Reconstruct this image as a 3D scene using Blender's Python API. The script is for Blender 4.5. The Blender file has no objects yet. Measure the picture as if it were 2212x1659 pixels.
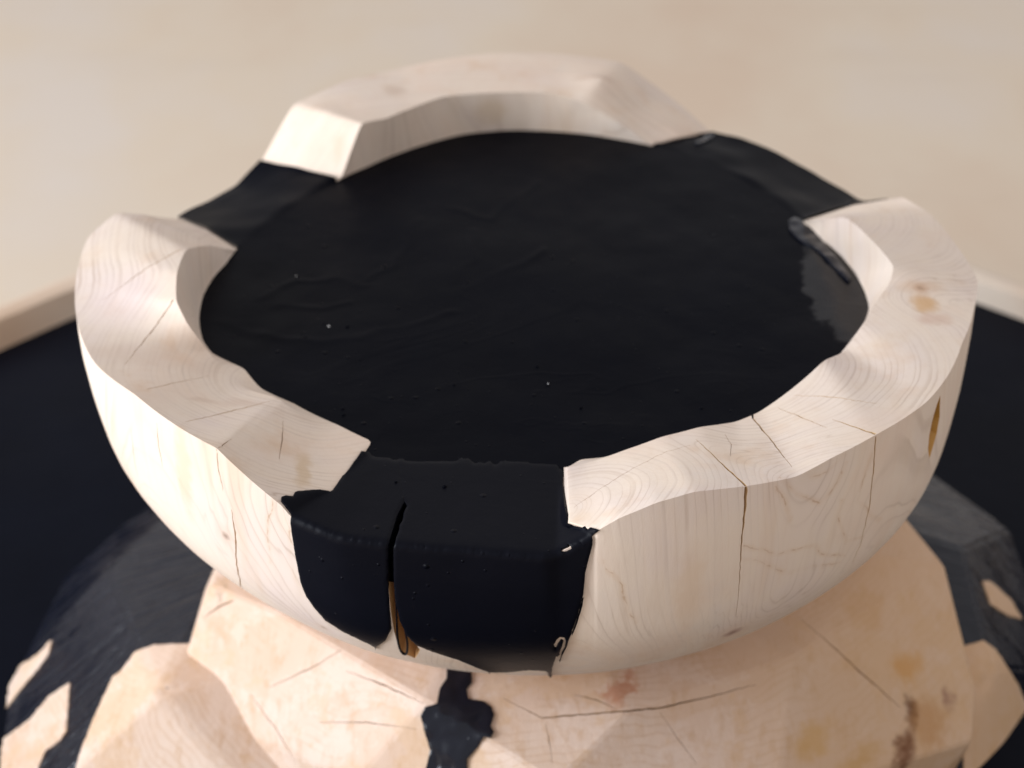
import bpy, bmesh, math, random
from mathutils import Vector, Matrix, noise
from mathutils.bvhtree import BVHTree
from mathutils.geometry import delaunay_2d_cdt, intersect_point_tri_2d
random.seed(4)
R = math.radians
C = bpy.context.scene.collection
scene = bpy.context.scene

# ---------------------------------------------------------------- camera
IW, IH = 2212.0, 1659.0                     # pixel frame the measurements were taken in
LENS = 60.0
PITCH = 0.572653
CAM = Vector((0, -0.744156, 0.412003))
F = LENS / 36 * IW
FWD = Vector((0, math.cos(PITCH), -math.sin(PITCH)))
UP = Vector((0, math.sin(PITCH), math.cos(PITCH)))
cd = bpy.data.cameras.new("camera")
cam = bpy.data.objects.new("camera", cd)
C.objects.link(cam)
cam.location = CAM
cam.rotation_euler = (math.pi / 2 - PITCH, 0, 0)
cd.lens = LENS; cd.sensor_width = 36
cd.clip_start = 0.01; cd.clip_end = 100
cd.dof.use_dof = True
cd.dof.focus_distance = 0.655
cd.dof.aperture_fstop = 8.0
cd.dof.aperture_blades = 9
scene.camera = cam

# ---------------------------------------------------------------- light
world = bpy.data.worlds.new("World"); scene.world = world
world.use_nodes = True
wn = world.node_tree.nodes; wl = world.node_tree.links
bg = wn["Background"]
bg.inputs[0].default_value = (1.0, 0.962, 0.965, 1); bg.inputs[1].default_value = 0.63
def area(name, loc, target, size, power, col):
    l = bpy.data.lights.new(name, 'AREA'); l.shape = 'RECTANGLE'
    l.size, l.size_y = size; l.energy = power; l.color = col
    o = bpy.data.objects.new(name, l); C.objects.link(o)
    o.location = loc
    o.rotation_euler = (Vector(target) - Vector(loc)).to_track_quat('-Z', 'Y').to_euler()
    return o
area("window_light", (-2.7, -0.8, 0.62), (0, 0, 0), (1.6, 2.1), 124, (0.86, 0.92, 1.0))
scene.view_settings.view_transform = 'Standard'
scene.view_settings.look = 'None'
scene.view_settings.exposure = 0.0
scene.view_settings.gamma = 1

# ---------------------------------------------------------------- helpers
def ray(px, py):
    return FWD + Vector((1, 0, 0)) * ((px - IW / 2) / F) - UP * ((py - IH / 2) / F)
def at(px, py, z):
    d = ray(px, py)
    return CAM + d * ((z - CAM.z) / d.z)
def link(name, me, mat=None, parent=None, kind=None):
    o = bpy.data.objects.new(name, me); C.objects.link(o)
    if mat:
        me.materials.append(mat)
    if parent: o.parent = parent
    if kind: o["kind"] = kind
    return o
def empty(name, label, cat, loc):
    o = bpy.data.objects.new(name, None); C.objects.link(o)
    o.location = (0, 0, 0); o.empty_display_size = 0.05
    o["label"] = label; o["category"] = cat
    return o
def bm_mesh(name, bm, smooth=True, sharp=None):
    me = bpy.data.meshes.new(name)
    bmesh.ops.recalc_face_normals(bm, faces=bm.faces[:])
    bm.to_mesh(me); bm.free()
    for p in me.polygons: p.use_smooth = smooth
    if smooth and sharp: me.set_sharp_from_angle(angle=R(sharp))
    return me

# ---------------------------------------------------------------- node helpers
class NT:
    def __init__(s, name):
        s.mat = bpy.data.materials.new(name); s.mat.use_nodes = True
        s.t = s.mat.node_tree; s.b = s.t.nodes["Principled BSDF"]
    def n(s, typ, **kw):
        nd = s.t.nodes.new(typ)
        for k, v in kw.items(): setattr(nd, k, v)
        return nd
    def put(s, sock, v):
        if hasattr(v, "links") or isinstance(v, bpy.types.NodeSocket): s.t.links.new(v, sock)
        elif isinstance(v, (tuple, list)) and len(v) == 3 and sock.type == 'RGBA': sock.default_value = (*v, 1)
        else: sock.default_value = v
    def m(s, op, a, b=0.0, c=None, clamp=False):
        nd = s.n("ShaderNodeMath", operation=op, use_clamp=clamp)
        s.put(nd.inputs[0], a); s.put(nd.inputs[1], b)
        if c is not None: s.put(nd.inputs[2], c)
        return nd.outputs[0]
    def v(s, op, a, b=(0, 0, 0), out=0):
        nd = s.n("ShaderNodeVectorMath", operation=op)
        s.put(nd.inputs[0], a)
        if op == 'SCALE': s.put(nd.inputs[3], b)
        else: s.put(nd.inputs[1], b)
        return nd.outputs[out]
    def noise(s, vec, scale, detail=3, rough=0.5, dist=0.0, out=0):
        nd = s.n("ShaderNodeTexNoise"); s.put(nd.inputs["Vector"], vec)
        nd.inputs["Scale"].default_value = scale; nd.inputs["Detail"].default_value = detail
        nd.inputs["Roughness"].default_value = rough; nd.inputs["Distortion"].default_value = dist
        return nd.outputs[out]
    def ramp(s, fac, stops, interp='LINEAR'):
        nd = s.n("ShaderNodeValToRGB"); nd.color_ramp.interpolation = interp
        e = nd.color_ramp.elements
        while len(e) < len(stops): e.new(0.5)
        for i, (p, c) in enumerate(stops):
            e[i].position = p
            e[i].color = (c, c, c, 1) if isinstance(c, (int, float)) else (*c, 1)
        s.put(nd.inputs[0], fac); return nd.outputs[0]
    def mix(s, fac, a, b, blend='MIX'):
        nd = s.n("ShaderNodeMix", data_type='RGBA', blend_type=blend)
        s.put(nd.inputs[0], fac); s.put(nd.inputs[6], a); s.put(nd.inputs[7], b)
        return nd.outputs[2]
    def rng(s, v, a, b, c=0.0, d=1.0, smooth=True):
        nd = s.n("ShaderNodeMapRange"); nd.interpolation_type = 'SMOOTHSTEP' if smooth else 'LINEAR'
        s.put(nd.inputs[0], v)
        for i, x in enumerate((a, b, c, d)): s.put(nd.inputs[i + 1], x)
        return nd.outputs[0]
    def bump(s, h, strength, dist):
        nd = s.n("ShaderNodeBump"); s.put(nd.inputs["Height"], h)
        nd.inputs["Strength"].default_value = strength; nd.inputs["Distance"].default_value = dist
        s.put(s.b.inputs["Normal"], nd.outputs[0]); return nd
    def pos(s):
        return s.n("ShaderNodeNewGeometry").outputs["Position"]
    def scalev(s, vec, sc):
        nd = s.n("ShaderNodeVectorMath", operation='MULTIPLY'); s.put(nd.inputs[0], vec); nd.inputs[1].default_value = sc
        return nd.outputs[0]

def mat_bowl_wood(knots, stains, veins):
    """knots: (x,y,z, radius, rgb, strength); stains: (x,y,z,(sx,sy,sz),rgb,strength)"""
    t = NT("pale_sanded_wood"); P = t.pos()
    # distorted position
    nz = t.noise(t.scalev(P, (1, 1, 0.45)), 9, 2, 0.5, out=1)
    off = t.v('SCALE', t.v('SUBTRACT', nz, (0.5, 0.5, 0.5)), 0.020)
    nz2 = t.noise(t.scalev(P, (1, 1, 0.3)), 45, 2, 0.5, out=1)
    off2 = t.v('SCALE', t.v('SUBTRACT', nz2, (0.5, 0.5, 0.5)), 0.0028)
    Q = t.v('ADD', t.v('ADD', P, off), off2)
    sep = t.n("ShaderNodeSeparateXYZ"); t.put(sep.inputs[0], Q)
    cmb = t.n("ShaderNodeCombineXYZ"); t.put(cmb.inputs[0], sep.outputs[0]); t.put(cmb.inputs[1], sep.outputs[1])
    f = None
    for (cx, cy, o) in RING_C:
        d = t.v('DISTANCE', cmb.outputs[0], (cx, cy, 0), out=1)
        d = t.m('ADD', d, o)
        f = d if f is None else t.m('SMOOTH_MIN', f, d, 0.018)
    # wood flares and leans with height so that tangential faces show cathedrals
    sepP = t.n("ShaderNodeSeparateXYZ"); t.put(sepP.inputs[0], P)
    f = t.m('ADD', f, t.m('MULTIPLY', sepP.outputs[2], 0.10))
    for (x, y, z, r, col, st) in knots:
        d = t.v('DISTANCE', P, (x, y, z), out=1)
        g = t.m('MULTIPLY', t.m('POWER', 2.718, t.m('MULTIPLY', t.m('MULTIPLY', d, d), -1.0 / (2 * (r * 3.2) ** 2))), r * 2.0)
        f = t.m('ADD', f, g)
    f = t.m('ADD', f, t.m('MULTIPLY', t.noise(t.m('MULTIPLY', f, 95), 1.0, 2, 0.6), 0.012))
    for (x, y, z, sg, am) in SWELLS:
        d = t.v('DISTANCE', P, (x, y, z), out=1)
        f = t.m('ADD', f, t.m('MULTIPLY', t.m('POWER', 2.718, t.m('MULTIPLY', t.m('MULTIPLY', d, d), -1.0 / (2 * sg * sg))), am))
    fr = t.m('FRACT', t.m('MULTIPLY', f, 330))
    late = t.ramp(fr, [(0.0, 0.10), (0.50, 0.0), (0.76, 0.22), (0.87, 1.0), (0.93, 0.75), (1.0, 0.10)])
    # ring strength varies
    vs = t.rng(t.noise(P, 22, 2), 0.36, 0.62, 0.25, 1.0)
    slow = t.noise(t.m('MULTIPLY', f, 60), 1.0, 3, 0.7)
    late = t.m('MULTIPLY', late, t.m('MULTIPLY', vs, t.rng(slow, 0.3, 0.7, 0.3, 1.0)))
    nz_ = t.n('ShaderNodeSeparateXYZ'); t.put(nz_.inputs[0], t.n('ShaderNodeNewGeometry').outputs['Normal'])
    late = t.m('MULTIPLY', late, t.rng(nz_.outputs[2], 0.2, 0.7, 0.85, 1.0))
    patchy = t.rng(t.noise(P, 14, 3, 0.6), 0.36, 0.56, 0.35, 1.0)
    late = t.m('MULTIPLY', late, patchy)
    # the lines read strongest on the two front arcs, where the fibre ends are open
    base = t.ramp(t.noise(P, 11, 4, 0.6), [(0.30, (0.77, 0.600, 0.485)), (0.5, (0.80, 0.670, 0.555)), (0.70, (0.77, 0.645, 0.585))])
    tint = t.ramp(slow, [(0.3, (1.0, 0.97, 0.93)), (0.5, (1, 1, 1)), (0.66, (0.96, 0.96, 0.97))])
    col = t.mix(1.0, base, tint, 'MULTIPLY')
    # fibre streaks along the trunk
    st = t.noise(t.scalev(P, (1, 1, 0.05)), 240, 3, 0.6)
    col = t.mix(t.rng(st, 0.48, 0.75, 0.0, 0.14), col, (0.60, 0.45, 0.33))
    st2 = t.noise(t.scalev(P, (1, 1, 0.10)), 34, 4, 0.65)
    col = t.mix(t.rng(st2, 0.52, 0.74, 0.0, 0.50), col, (0.68, 0.47, 0.31))
    st3 = t.noise(t.scalev(P, (1, 1, 0.15)), 16, 3, 0.6)
    col = t.mix(t.rng(st3, 0.50, 0.70, 0.0, 0.30), col, (0.80, 0.70, 0.64))
    col = t.mix(t.m('MULTIPLY', late, 0.72), col, (0.47, 0.34, 0.25))
    # dust grey blotches
    col = t.mix(t.rng(t.noise(P, 26, 5, 0.7), 0.55, 0.75, 0.0, 0.18), col, (0.66, 0.63, 0.60))
    wob = t.v('SCALE', t.v('SUBTRACT', t.noise(P, 110, 3, 0.6, out=1), (0.5, 0.5, 0.5)), 0.010)
    PW = t.v('ADD', P, wob)
    for (x, y, z, s, rgb, k) in stains:
        d = t.v('LENGTH', t.v('DIVIDE', t.v('SUBTRACT', PW, (x, y, z)), s), out=1)
        col = t.mix(t.rng(d, 1.0, 0.25, 0.0, k), col, rgb)
    wob2 = t.v('SCALE', t.v('SUBTRACT', t.noise(P, 300, 3, 0.6, out=1), (0.5, 0.5, 0.5)), 0.003)
    PW2 = t.v('ADD', P, wob2)
    wobv = t.v('SCALE', t.v('SUBTRACT', t.noise(P, 420, 3, 0.7, out=1), (0.5, 0.5, 0.5)), 0.0012)
    wobm = t.v('SCALE', t.v('SUBTRACT', t.noise(P, 85, 2, 0.5, out=1), (0.5, 0.5, 0.5)), 0.006)
    PV = t.v('ADD', t.v('ADD', P, wobv), wobm); vmask = None
    for A, Bv in veins:
        AB = Bv - A
        pa = t.v('SUBTRACT', PV, tuple(A))
        h = t.m('MULTIPLY', t.v('DOT_PRODUCT', pa, tuple(AB), out=1), 1 / AB.length_squared, clamp=True)
        dv = t.v('SUBTRACT', pa, t.v('SCALE', tuple(AB), h))
        d = t.v('LENGTH', dv, out=1)
        vmask = d if vmask is None else t.m('MINIMUM', vmask, d)
    if vmask is not None:
        line = t.rng(vmask, 0.00050, 0.0001, 0.0, 0.50); halo = t.rng(vmask, 0.0022, 0.0002, 0.0, 0.22)
        vf = t.rng(t.noise(P, 60, 3), 0.35, 0.6, 0.35, 1.0)
        col = t.mix(t.m('MULTIPLY', halo, vf), col, (0.62, 0.40, 0.22))
        col = t.mix(t.m('MULTIPLY', line, vf), col, (0.46, 0.26, 0.13))
    for (x, y, z, r, rgb, k) in knots:
        d = t.v('DISTANCE', PW2, (x, y, z), out=1)
        col = t.mix(t.rng(d, r, r * 0.35, 0.0, k), col, rgb)
        col = t.mix(t.rng(d, r * 0.40, r * 0.15, 0.0, k), col, tuple(c * 0.55 for c in rgb))
        col = t.mix(t.rng(d, r * 2.6, r * 1.0, 0.0, k * 0.3), col, (0.66, 0.47, 0.36))
    t.put(t.b.inputs["Base Color"], col)
    t.b.inputs["Roughness"].default_value = 0.62
    t.b.inputs["Specular IOR Level"].default_value = 0.25
    t.b.inputs["Subsurface Weight"].default_value = 0.0
    h = t.m('ADD', t.m('MULTIPLY', late, -0.5), t.noise(t.scalev(P, (1, 1, 0.25)), 700, 3, 0.6))
    t.bump(h, 0.25, 0.0003)
    return t.mat

def mat_plain_wood(name, a, b, scale=30, rough=0.6, stretch=(1, 1, 0.2)):
    t = NT(name); P = t.pos()
    n1 = t.noise(t.scalev(P, stretch), scale, 4, 0.6)
    t.put(t.b.inputs["Base Color"], t.ramp(n1, [(0.3, a), (0.7, b)]))
    t.b.inputs["Roughness"].default_value = rough
    t.bump(t.noise(t.scalev(P, stretch), scale * 12, 3, 0.6), 0.4, 0.0004)
    return t.mat

def mat_black(name, rough=0.42, glossy=None, lines=(), streak=0.0, lumps=1.0, base=(0.0015, 0.0019, 0.0042), spec=0.06):
    t = NT(name); P = t.pos()
    # craters and pimples: sparse voronoi dots
    def dots(scale, keep, rad):
        v = t.n("ShaderNodeTexVoronoi", feature='F1'); t.put(v.inputs["Vector"], P)
        v.inputs["Scale"].default_value = scale; v.inputs["Randomness"].default_value = 1.0
        k = t.n("ShaderNodeSeparateColor"); t.put(k.inputs[0], v.outputs["Color"])
        return t.m('MULTIPLY', t.rng(v.outputs["Distance"], rad, 0.0, 0.0, 1.0), t.m('GREATER_THAN', k.outputs[0], keep))
    d1 = dots(95, 0.78, 0.15); d2 = dots(210, 0.74, 0.17)
    n1 = t.noise(P, 38, 4, 0.55); n2 = t.noise(P, 900, 2, 0.5)
    n3 = t.noise(t.scalev(P, (1, 1.6, 1)), 7, 3, 0.6, 1.2)
    rid = t.m('ABSOLUTE', t.m('SUBTRACT', n3, 0.5)); rid = t.rng(rid, 0.035, 0.0, 0.0, 1.0)
    h = t.m('ADD', t.m('MULTIPLY', d1, 0.9 * lumps), t.m('MULTIPLY', d2, 0.45 * lumps))
    h = t.m('ADD', h, t.m('MULTIPLY', n1, 0.5)); h = t.m('ADD', h, t.m('MULTIPLY', n2, 0.035))
    h = t.m('ADD', h, t.m('MULTIPLY', rid, t.m('MULTIPLY', t.rng(t.noise(P, 5, 1), 0.45, 0.7), 0.10)))
    if lines:
        wl_ = t.v('SCALE', t.v('SUBTRACT', t.noise(P, 70, 3, 0.6, out=1), (0.5, 0.5, 0.5)), 0.012)
        PV = t.v('ADD', P, wl_); md_ = None
        for A, Bv in lines:
            AB = Bv - A; pa = t.v('SUBTRACT', PV, tuple(A))
            hh = t.m('MULTIPLY', t.v('DOT_PRODUCT', pa, tuple(AB), out=1), 1 / AB.length_squared, clamp=True)
            d = t.v('LENGTH', t.v('SUBTRACT', pa, t.v('SCALE', tuple(AB), hh)), out=1)
            md_ = d if md_ is None else t.m('MINIMUM', md_, d)
        h = t.m('ADD', h, t.m('MULTIPLY', t.rng(md_, 0.0024, 0.0), t.rng(t.noise(P, 50, 2), .35, .6, .2, .9)))
    if streak:
        sp_ = t.n("ShaderNodeSeparateXYZ"); t.put(sp_.inputs[0], P)
        an = t.m('ARCTAN2', sp_.outputs[1], sp_.outputs[0]); cb = t.n("ShaderNodeCombineXYZ")
        t.put(cb.inputs[0], t.m('MULTIPLY', an, 9.0)); t.put(cb.inputs[1], t.m('MULTIPLY', sp_.outputs[2], 12.0))
        sk_ = t.noise(cb.outputs[0], 3.0, 4, 0.65)
        h = t.m('ADD', h, t.m('MULTIPLY', sk_, streak * 6))
    bp = t.bump(h, 0.75, 0.0011)
    r = t.rng(t.noise(P, 6, 3, 0.6), 0.35, 0.65, rough - 0.05, rough + 0.07)
    if streak: r = t.rng(sk_, .35, .65, rough - .12, rough + .14)
    if glossy:
        x, y, z, s = glossy
        wob = t.v('SCALE', t.v('SUBTRACT', t.noise(P, 28, 4, 0.7, out=1), (0.5, 0.5, 0.5)), 0.035)
        d = t.v('LENGTH', t.v('DIVIDE', t.v('SUBTRACT', t.v('ADD', P, wob), (x, y, z)), s), out=1)
        g = t.rng(d, 1.08, 0.92)
        mx = t.n("ShaderNodeMix", data_type='FLOAT'); t.put(mx.inputs[0], g); t.put(mx.inputs[2], r); mx.inputs[3].default_value = 0.2
        r = mx.outputs[0]
        ms = t.n("ShaderNodeMix", data_type='FLOAT'); t.put(ms.inputs[0], g); ms.inputs[2].default_value = spec; ms.inputs[3].default_value = 0.38
        t.put(t.b.inputs["Specular IOR Level"], ms.outputs[0])
    t.put(t.b.inputs["Roughness"], r)
    t.put(t.b.inputs["Base Color"], t.ramp(t.noise(P, 14, 3), [(0.3, base), (0.7, tuple(c * 1.25 for c in base))]))
    t.b.inputs['IOR'].default_value = 1.36 if spec < .3 else 1.5
    if not glossy: t.b.inputs["Specular IOR Level"].default_value = spec
    return t.mat

# ================================================================= BOWL
PROF_Z = [0, .025, .05, .075, .1, .12, .135]
PROF_R = [.2250, .2222, .2159, .1991, .1738, .1421, .0482]
C0 = (0.0075, -0.0057); C1 = (0.0057, -0.0035)
CX, CY = 0.0119, -0.0084                       # centre of the pool
def prof(dz):
    dz = max(0, min(.135, dz))
    for i in range(6):
        if dz <= PROF_Z[i + 1]:
            k = (dz - PROF_Z[i]) / (PROF_Z[i + 1] - PROF_Z[i])
            def tan(j):
                j0, j1 = max(0, j - 1), min(6, j + 1)
                return (PROF_R[j1] - PROF_R[j0]) / (PROF_Z[j1] - PROF_Z[j0])
            h = PROF_Z[i + 1] - PROF_Z[i]
            m0, m1 = tan(i) * h, tan(i + 1) * h
            if i == 5: m1 = (PROF_R[6] - PROF_R[5]) * 2.2; m0 = (PROF_R[6] - PROF_R[5]) * 0.55
            return (2*k**3-3*k*k+1)*PROF_R[i] + (k**3-2*k*k+k)*m0 + (-2*k**3+3*k*k)*PROF_R[i+1] + (k**3-k*k)*m1
def solve_r(px, py, r, lo=-0.03, hi=0.05, prefer=None):
    best = None
    for i in range(161):
        z = lo + (hi - lo) * i / 160
        q = at(px, py, z); rr = math.hypot(q.x - CX, q.y - CY)
        e = abs(rr - r)
        if best is None or e < best[0]: best = (e, z, q)
    return best[2]
def V(px, py, z=None, r=None, lo=-0.02, hi=0.03):
    return at(px, py, z) if r is None else solve_r(px, py, r, lo, hi)

RB, RC = .1655, .2190
def st(A, B, M, Cc, name=""):
    """one station of the loft: pool line, inner top edge, mid, outer top edge (3-D points)"""
    if A is None: A = Vector((B.x, B.y, 0)) + (Vector((CX, CY, 0)) - Vector((B.x, B.y, 0))).normalized() * 0.010
    if M is None: M = (B + Cc) / 2
    return [A, B, M, Cc]
S = []
Z0 = lambda p: at(p[0], p[1], 0.0)
def B_(p, r=RB, lo=0.0, hi=.022): return solve_r(p[0], p[1], r, lo, hi)
def C_(p, r=RC, lo=0.0, hi=.026): return solve_r(p[0], p[1], r, lo, hi)
LZ = -0.0008
def lip(b, c, cz=LZ): return st(at(*b, LZ - .001) , at(b[0], b[1] + 3, LZ), None, at(*c, cz))
# right arc, going counter-clockwise from the front lip
S += [lip((1000, 991), (1000, 1188)), lip((1100, 998), (1100, 1197)), lip((1170, 1003), (1178, 1202)), lip((1212, 1007), (1205, 1196), LZ)]
S += [st(at(1216, 1010, LZ), at(1217, 1010, LZ), at(1222, 1132, .0015), solve_r(1281, 1156, .2172, 0, .014))]
S += [st(at(1222, 1011, LZ), at(1224, 1009, .004), at(1229, 1130, .007), solve_r(1291, 1146, .2182, 0, .016))]
S += [st(None, B_((1262, 1003)), None, C_((1340, 1118), lo=.008))]
S += [st(None, B_((1350, 972)), None, C_((1420, 1085)))]
S += [st(None, B_((1430, 943)), None, C_((1500, 1062)))]
S += [st(None, B_((1512, 922)), None, C_((1560, 1056)))]
S += [st(None, B_((1590, 911)), None, C_((1612, 1050)))]
S += [st(None, B_((1640, 890)), None, C_((1720, 1030)))]
S += [st(None, B_((1700, 848), lo=.01), None, C_((1800, 987)))]
S += [st(None, B_((1780, 778), lo=.012), None, C_((1890, 940)))]
S += [st(None, B_((1828, 757), lo=.014), None, at(2000, 870, .025))]
S += [st(None, B_((1862, 703), lo=.014), None, at(2045, 815, .024))]
S += [st(Z0((1878, 668)), B_((1889, 655), lo=.006), None, at(2078, 740, .023))]
S += [st(Z0((1868, 630)), at(1922, 612, .024), None, at(2104, 665, .022))]
S += [st(Z0((1846, 590)), at(1931, 575, .028), None, at(2112, 605, .021))]
S += [st(Z0((1815, 552)), at(1872, 508, .030), None, at(2062, 525, .022))]
S += [st(Z0((1775, 520)), at(1826, 469, .026), None, at(2010, 462, .022))]
S += [st(Z0((1737, 484)), at(1737, 477, .004), at(1850, 440, .014), at(1945, 423, .022))]
# right gap
G0 = len(S)
S += [st(at(1728, 482, -.001), at(1734, 479, -.001), at(1790, 460, -.006), solve_r(1862, 441, .212, -.03, -.004))]
S += [st(at(1660, 425, -.001), at(1670, 422, -.001), None, solve_r(1775, 390, .214, -.03, -.004))]
S += [st(at(1570, 375, -.001), at(1576, 372, -.001), None, solve_r(1695, 343, .214, -.03, -.004))]
S += [st(at(1490, 335, -.001), at(1494, 332, -.001), at(1545, 316, -.004), solve_r(1600, 301, .212, -.03, -.004))]
S += [st(at(1418, 318, -.001), at(1419, 316, -.001), at(1480, 300, -.004), solve_r(1545, 289, .210, -.03, -.002))]
GAPS = list(range(G0, len(S)))
# back arc
S += [st(at(1407, 315, 0), at(1404, 312, .001), at(1470, 297, .001), solve_r(1533, 284, .210, -.02, .004))]
S += [st(at(1330, 300, 0), at(1333, 262, .013), None, solve_r(1440, 203, .222, -.02, .02))]
S += [st(at(1270, 290, 0), at(1262, 222, .021), at(1300, 170, .028), at(1345, 135, .024))]
S += [st(at(1200, 284, 0), at(1180, 200, .0245), None, at(1235, 119, .026))]
S += [st(at(1100, 281, 0), at(1080, 200, .0245), None, at(1090, 113, .027))]
S += [st(at(1000, 290, 0), at(960, 208, .0245), None, at(960, 127, .026))]
S += [st(at(900, 318, 0), at(888, 234, .0245), None, at(860, 149, .024))]
S += [st(at(835, 342, 0), at(835, 256, .0255), None, at(740, 178, .024))]
S += [st(at(790, 362, 0), at(800, 262, .0265), None, at(685, 202, .023))]
S += [st(at(748, 380, 0), at(780, 268, .027), at(706, 243, .026), at(633, 226, .021))]
S += [st(at(737, 386, 0), at(738, 385, .001), at(650, 362, .0), solve_r(567, 345, .214, -.012, .004))]
# left gap
G0 = len(S)
S += [st(at(720, 400, -.001), at(712, 399, -.001), at(640, 372, -.003), solve_r(556, 356, .214, -.03, -.004))]
S += [st(at(650, 440, -.001), at(640, 436, -.001), None, solve_r(510, 406, .216, -.03, -.004))]
S += [st(at(580, 490, -.001), at(572, 486, -.001), None, solve_r(450, 440, .218, -.03, -.004))]
S += [st(at(520, 535, -.001), at(514, 533, -.001), at(452, 497, -.003), solve_r(388, 470, .212, -.03, -.004))]
GAPS += list(range(G0, len(S)))
# left arc
S += [st(at(508, 543, 0), at(508, 542, .001), at(441, 495, .001), solve_r(382, 473, .212, -.014, .01))]
S += [st(at(488, 570, 0), at(450, 530, .016), None, at(318, 464, .018))]
S += [st(at(463, 597, 0), at(403, 538, .028), None, at(252, 459, .021))]
S += [st(at(440, 636, 0), at(382, 592, .030), None, at(190, 512, .017))]
S += [st(at(430, 690, 0), at(381, 652, .027), None, at(164, 610, .015))]
S += [st(at(438, 735, 0), at(406, 702, .020), None, at(166, 690, .015))]
S += [st(at(458, 763, 0), at(448, 757, .007), None, at(205, 785, .017))]
S += [st(None, B_((482, 797), lo=.003), None, C_((290, 850)))]
S += [st(None, B_((520, 836), lo=.005), None, C_((390, 925)))]
S += [st(None, B_((592, 857), lo=.008), None, C_((468, 968)))]
S += [st(None, B_((612, 868), lo=.008), None, C_((486, 986)))]
S += [st(None, B_((700, 935)), None, C_((545, 1040)))]
S += [st(None, at(779, 976, .001), at(718, 1063, .0005), C_((607, 1091), .219))]
S += [lip((795, 981), (628, 1116), .001), lip((850, 986), (735, 1162)), lip((920, 990), (850, 1176))]

NS = len(S); SUBD = 9; NU = NS * SUBD
def pol(p): return (math.atan2(p.y - CY, p.x - CX), math.hypot(p.x - CX, p.y - CY), p.z)
curves = []
for k in range(4):
    P_ = [pol(s[k]) for s in S]
    ang = [P_[0][0]]
    for i in range(1, NS):
        a = P_[i][0]
        while a < ang[-1] - math.pi: a += 2 * math.pi
        while a > ang[-1] + math.pi: a -= 2 * math.pi
        ang.append(a)
    out = []
    tot = 2 * math.pi
    for i in range(NS):
        a0, r0, z0 = ang[i], P_[i][1], P_[i][2]
        j = (i + 1) % NS
        a1 = ang[j] + (tot if j == 0 else 0); r1, z1 = P_[j][1], P_[j][2]
        for s in range(SUBD):
            q = s / SUBD
            out.append((a0 + (a1 - a0) * q, r0 + (r1 - r0) * q, z0 + (z1 - z0) * q))
    # light smoothing, as a sanded edge
    w = [0.0, 0.08, 0.22, 0.40, 0.22, 0.08, 0.0]
    sm = []
    for i in range(NU):
        acc = [0, 0, 0]
        for o_, ww in zip(range(-3, 4), w):
            j = i + o_; a = out[j % NU][0] + (tot if j >= NU else (-tot if j < 0 else 0))
            acc[0] += a * ww; acc[1] += out[j % NU][1] * ww; acc[2] += out[j % NU][2] * ww
        sm.append(Vector((CX + acc[1] * math.cos(acc[0]), CY + acc[1] * math.sin(acc[0]), acc[2])))
    curves.append(sm)
cA, cB, cM, cC = curves

ROW_W = 34
rows = []                                   # each row: NU points, from under the pool to the foot
rows.append([Vector((CX + (p.x - CX) * .72, CY + (p.y - CY) * .72, -0.045)) for p in cA])
rows.append([Vector((CX + (p.x - CX) * .93, CY + (p.y - CY) * .93, -0.028)) for p in cA])
iA = len(rows); rows.append(cA)
for i in range(1, 5): rows.append([a.lerp(b, i / 5) for a, b in zip(cA, cB)])
iB = len(rows); rows.append(cB)
for i in range(1, 7): rows.append([a.lerp(b, i / 7) for a, b in zip(cB, cM)])
for i in range(0, 7): rows.append([a.lerp(b, i / 7) for a, b in zip(cM, cC)])
iC = len(rows); rows.append(cC)
SIDE = [(-170, .0), (-140, .002), (-115, .0), (-90, .001), (-60, .0)]
def ratio_(p):
    ph = math.atan2(p.y - C0[1], p.x - C0[0])
    e = 1 - .0315 * math.cos(2 * ph) + .0126 * math.sin(2 * ph)
    return math.hypot(p.x - C0[0], p.y - C0[1]) / (prof(-p.z) * e), ph
RT = [ratio_(p) for p in cC]
RS = []
for i in range(NU):
    a0 = RT[i][1]; sw = sv = 0
    for k_ in range(-70, 71):
        rr_, a1 = RT[(i + k_) % NU]
        d_ = (a1 - a0 + math.pi) % (2 * math.pi) - math.pi
        w_ = math.exp(-(d_ / .09) ** 2) * abs(((RT[(i + k_ + 1) % NU][1] - a1 + math.pi) % (2 * math.pi)) - math.pi)
        sw += w_; sv += w_ * rr_
    RS.append(sv / sw)
for i in range(1, ROW_W + 1):
    q = i / ROW_W; q2 = math.sin(q * math.pi / 2) ** 0.9
    row = []
    for ci, p in enumerate(cC):
        zt = p.z + (-0.135 - p.z) * q2
        ph = math.atan2(p.y - C0[1], p.x - C0[0])
        r_ = prof(-zt); k = max(0, -zt) / .135
        e = 1 - .0315 * math.cos(2 * ph) + .0126 * math.sin(2 * ph)
        r_ *= e
        pr = prof(-p.z) * e
        rc = math.hypot(p.x - C0[0], p.y - C0[1])
        fade = (1 - q) ** 1.6
        kq = min(1, q * 5); ra = RT[ci][0] * (1 - kq) + RS[ci] * kq
        r_ *= 1 + (ra - 1) * fade
        x = C0[0] + C1[0] * k + r_ * math.cos(ph); y = C0[1] + C1[1] * k + r_ * math.sin(ph)
        n_ = noise.noise(Vector((x * 14, y * 14, zt * 9))) * 0.0016 * math.sin(min(1, q * 1.2) * math.pi)
        row.append(Vector((x + n_ * math.cos(ph), y + n_ * math.sin(ph), zt)))
    rows.append(row)
bm = bmesh.new()
vr = [[bm.verts.new(p) for p in row] for row in rows]
for a, b in zip(vr, vr[1:]):
    for i in range(NU):
        j = (i + 1) % NU
        bm.faces.new((a[i], a[j], b[j], b[i]))
ctop = bm.verts.new((CX, CY, -0.05)); cbot = bm.verts.new((C0[0] + C1[0], C0[1] + C1[1], -0.1352))
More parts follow.
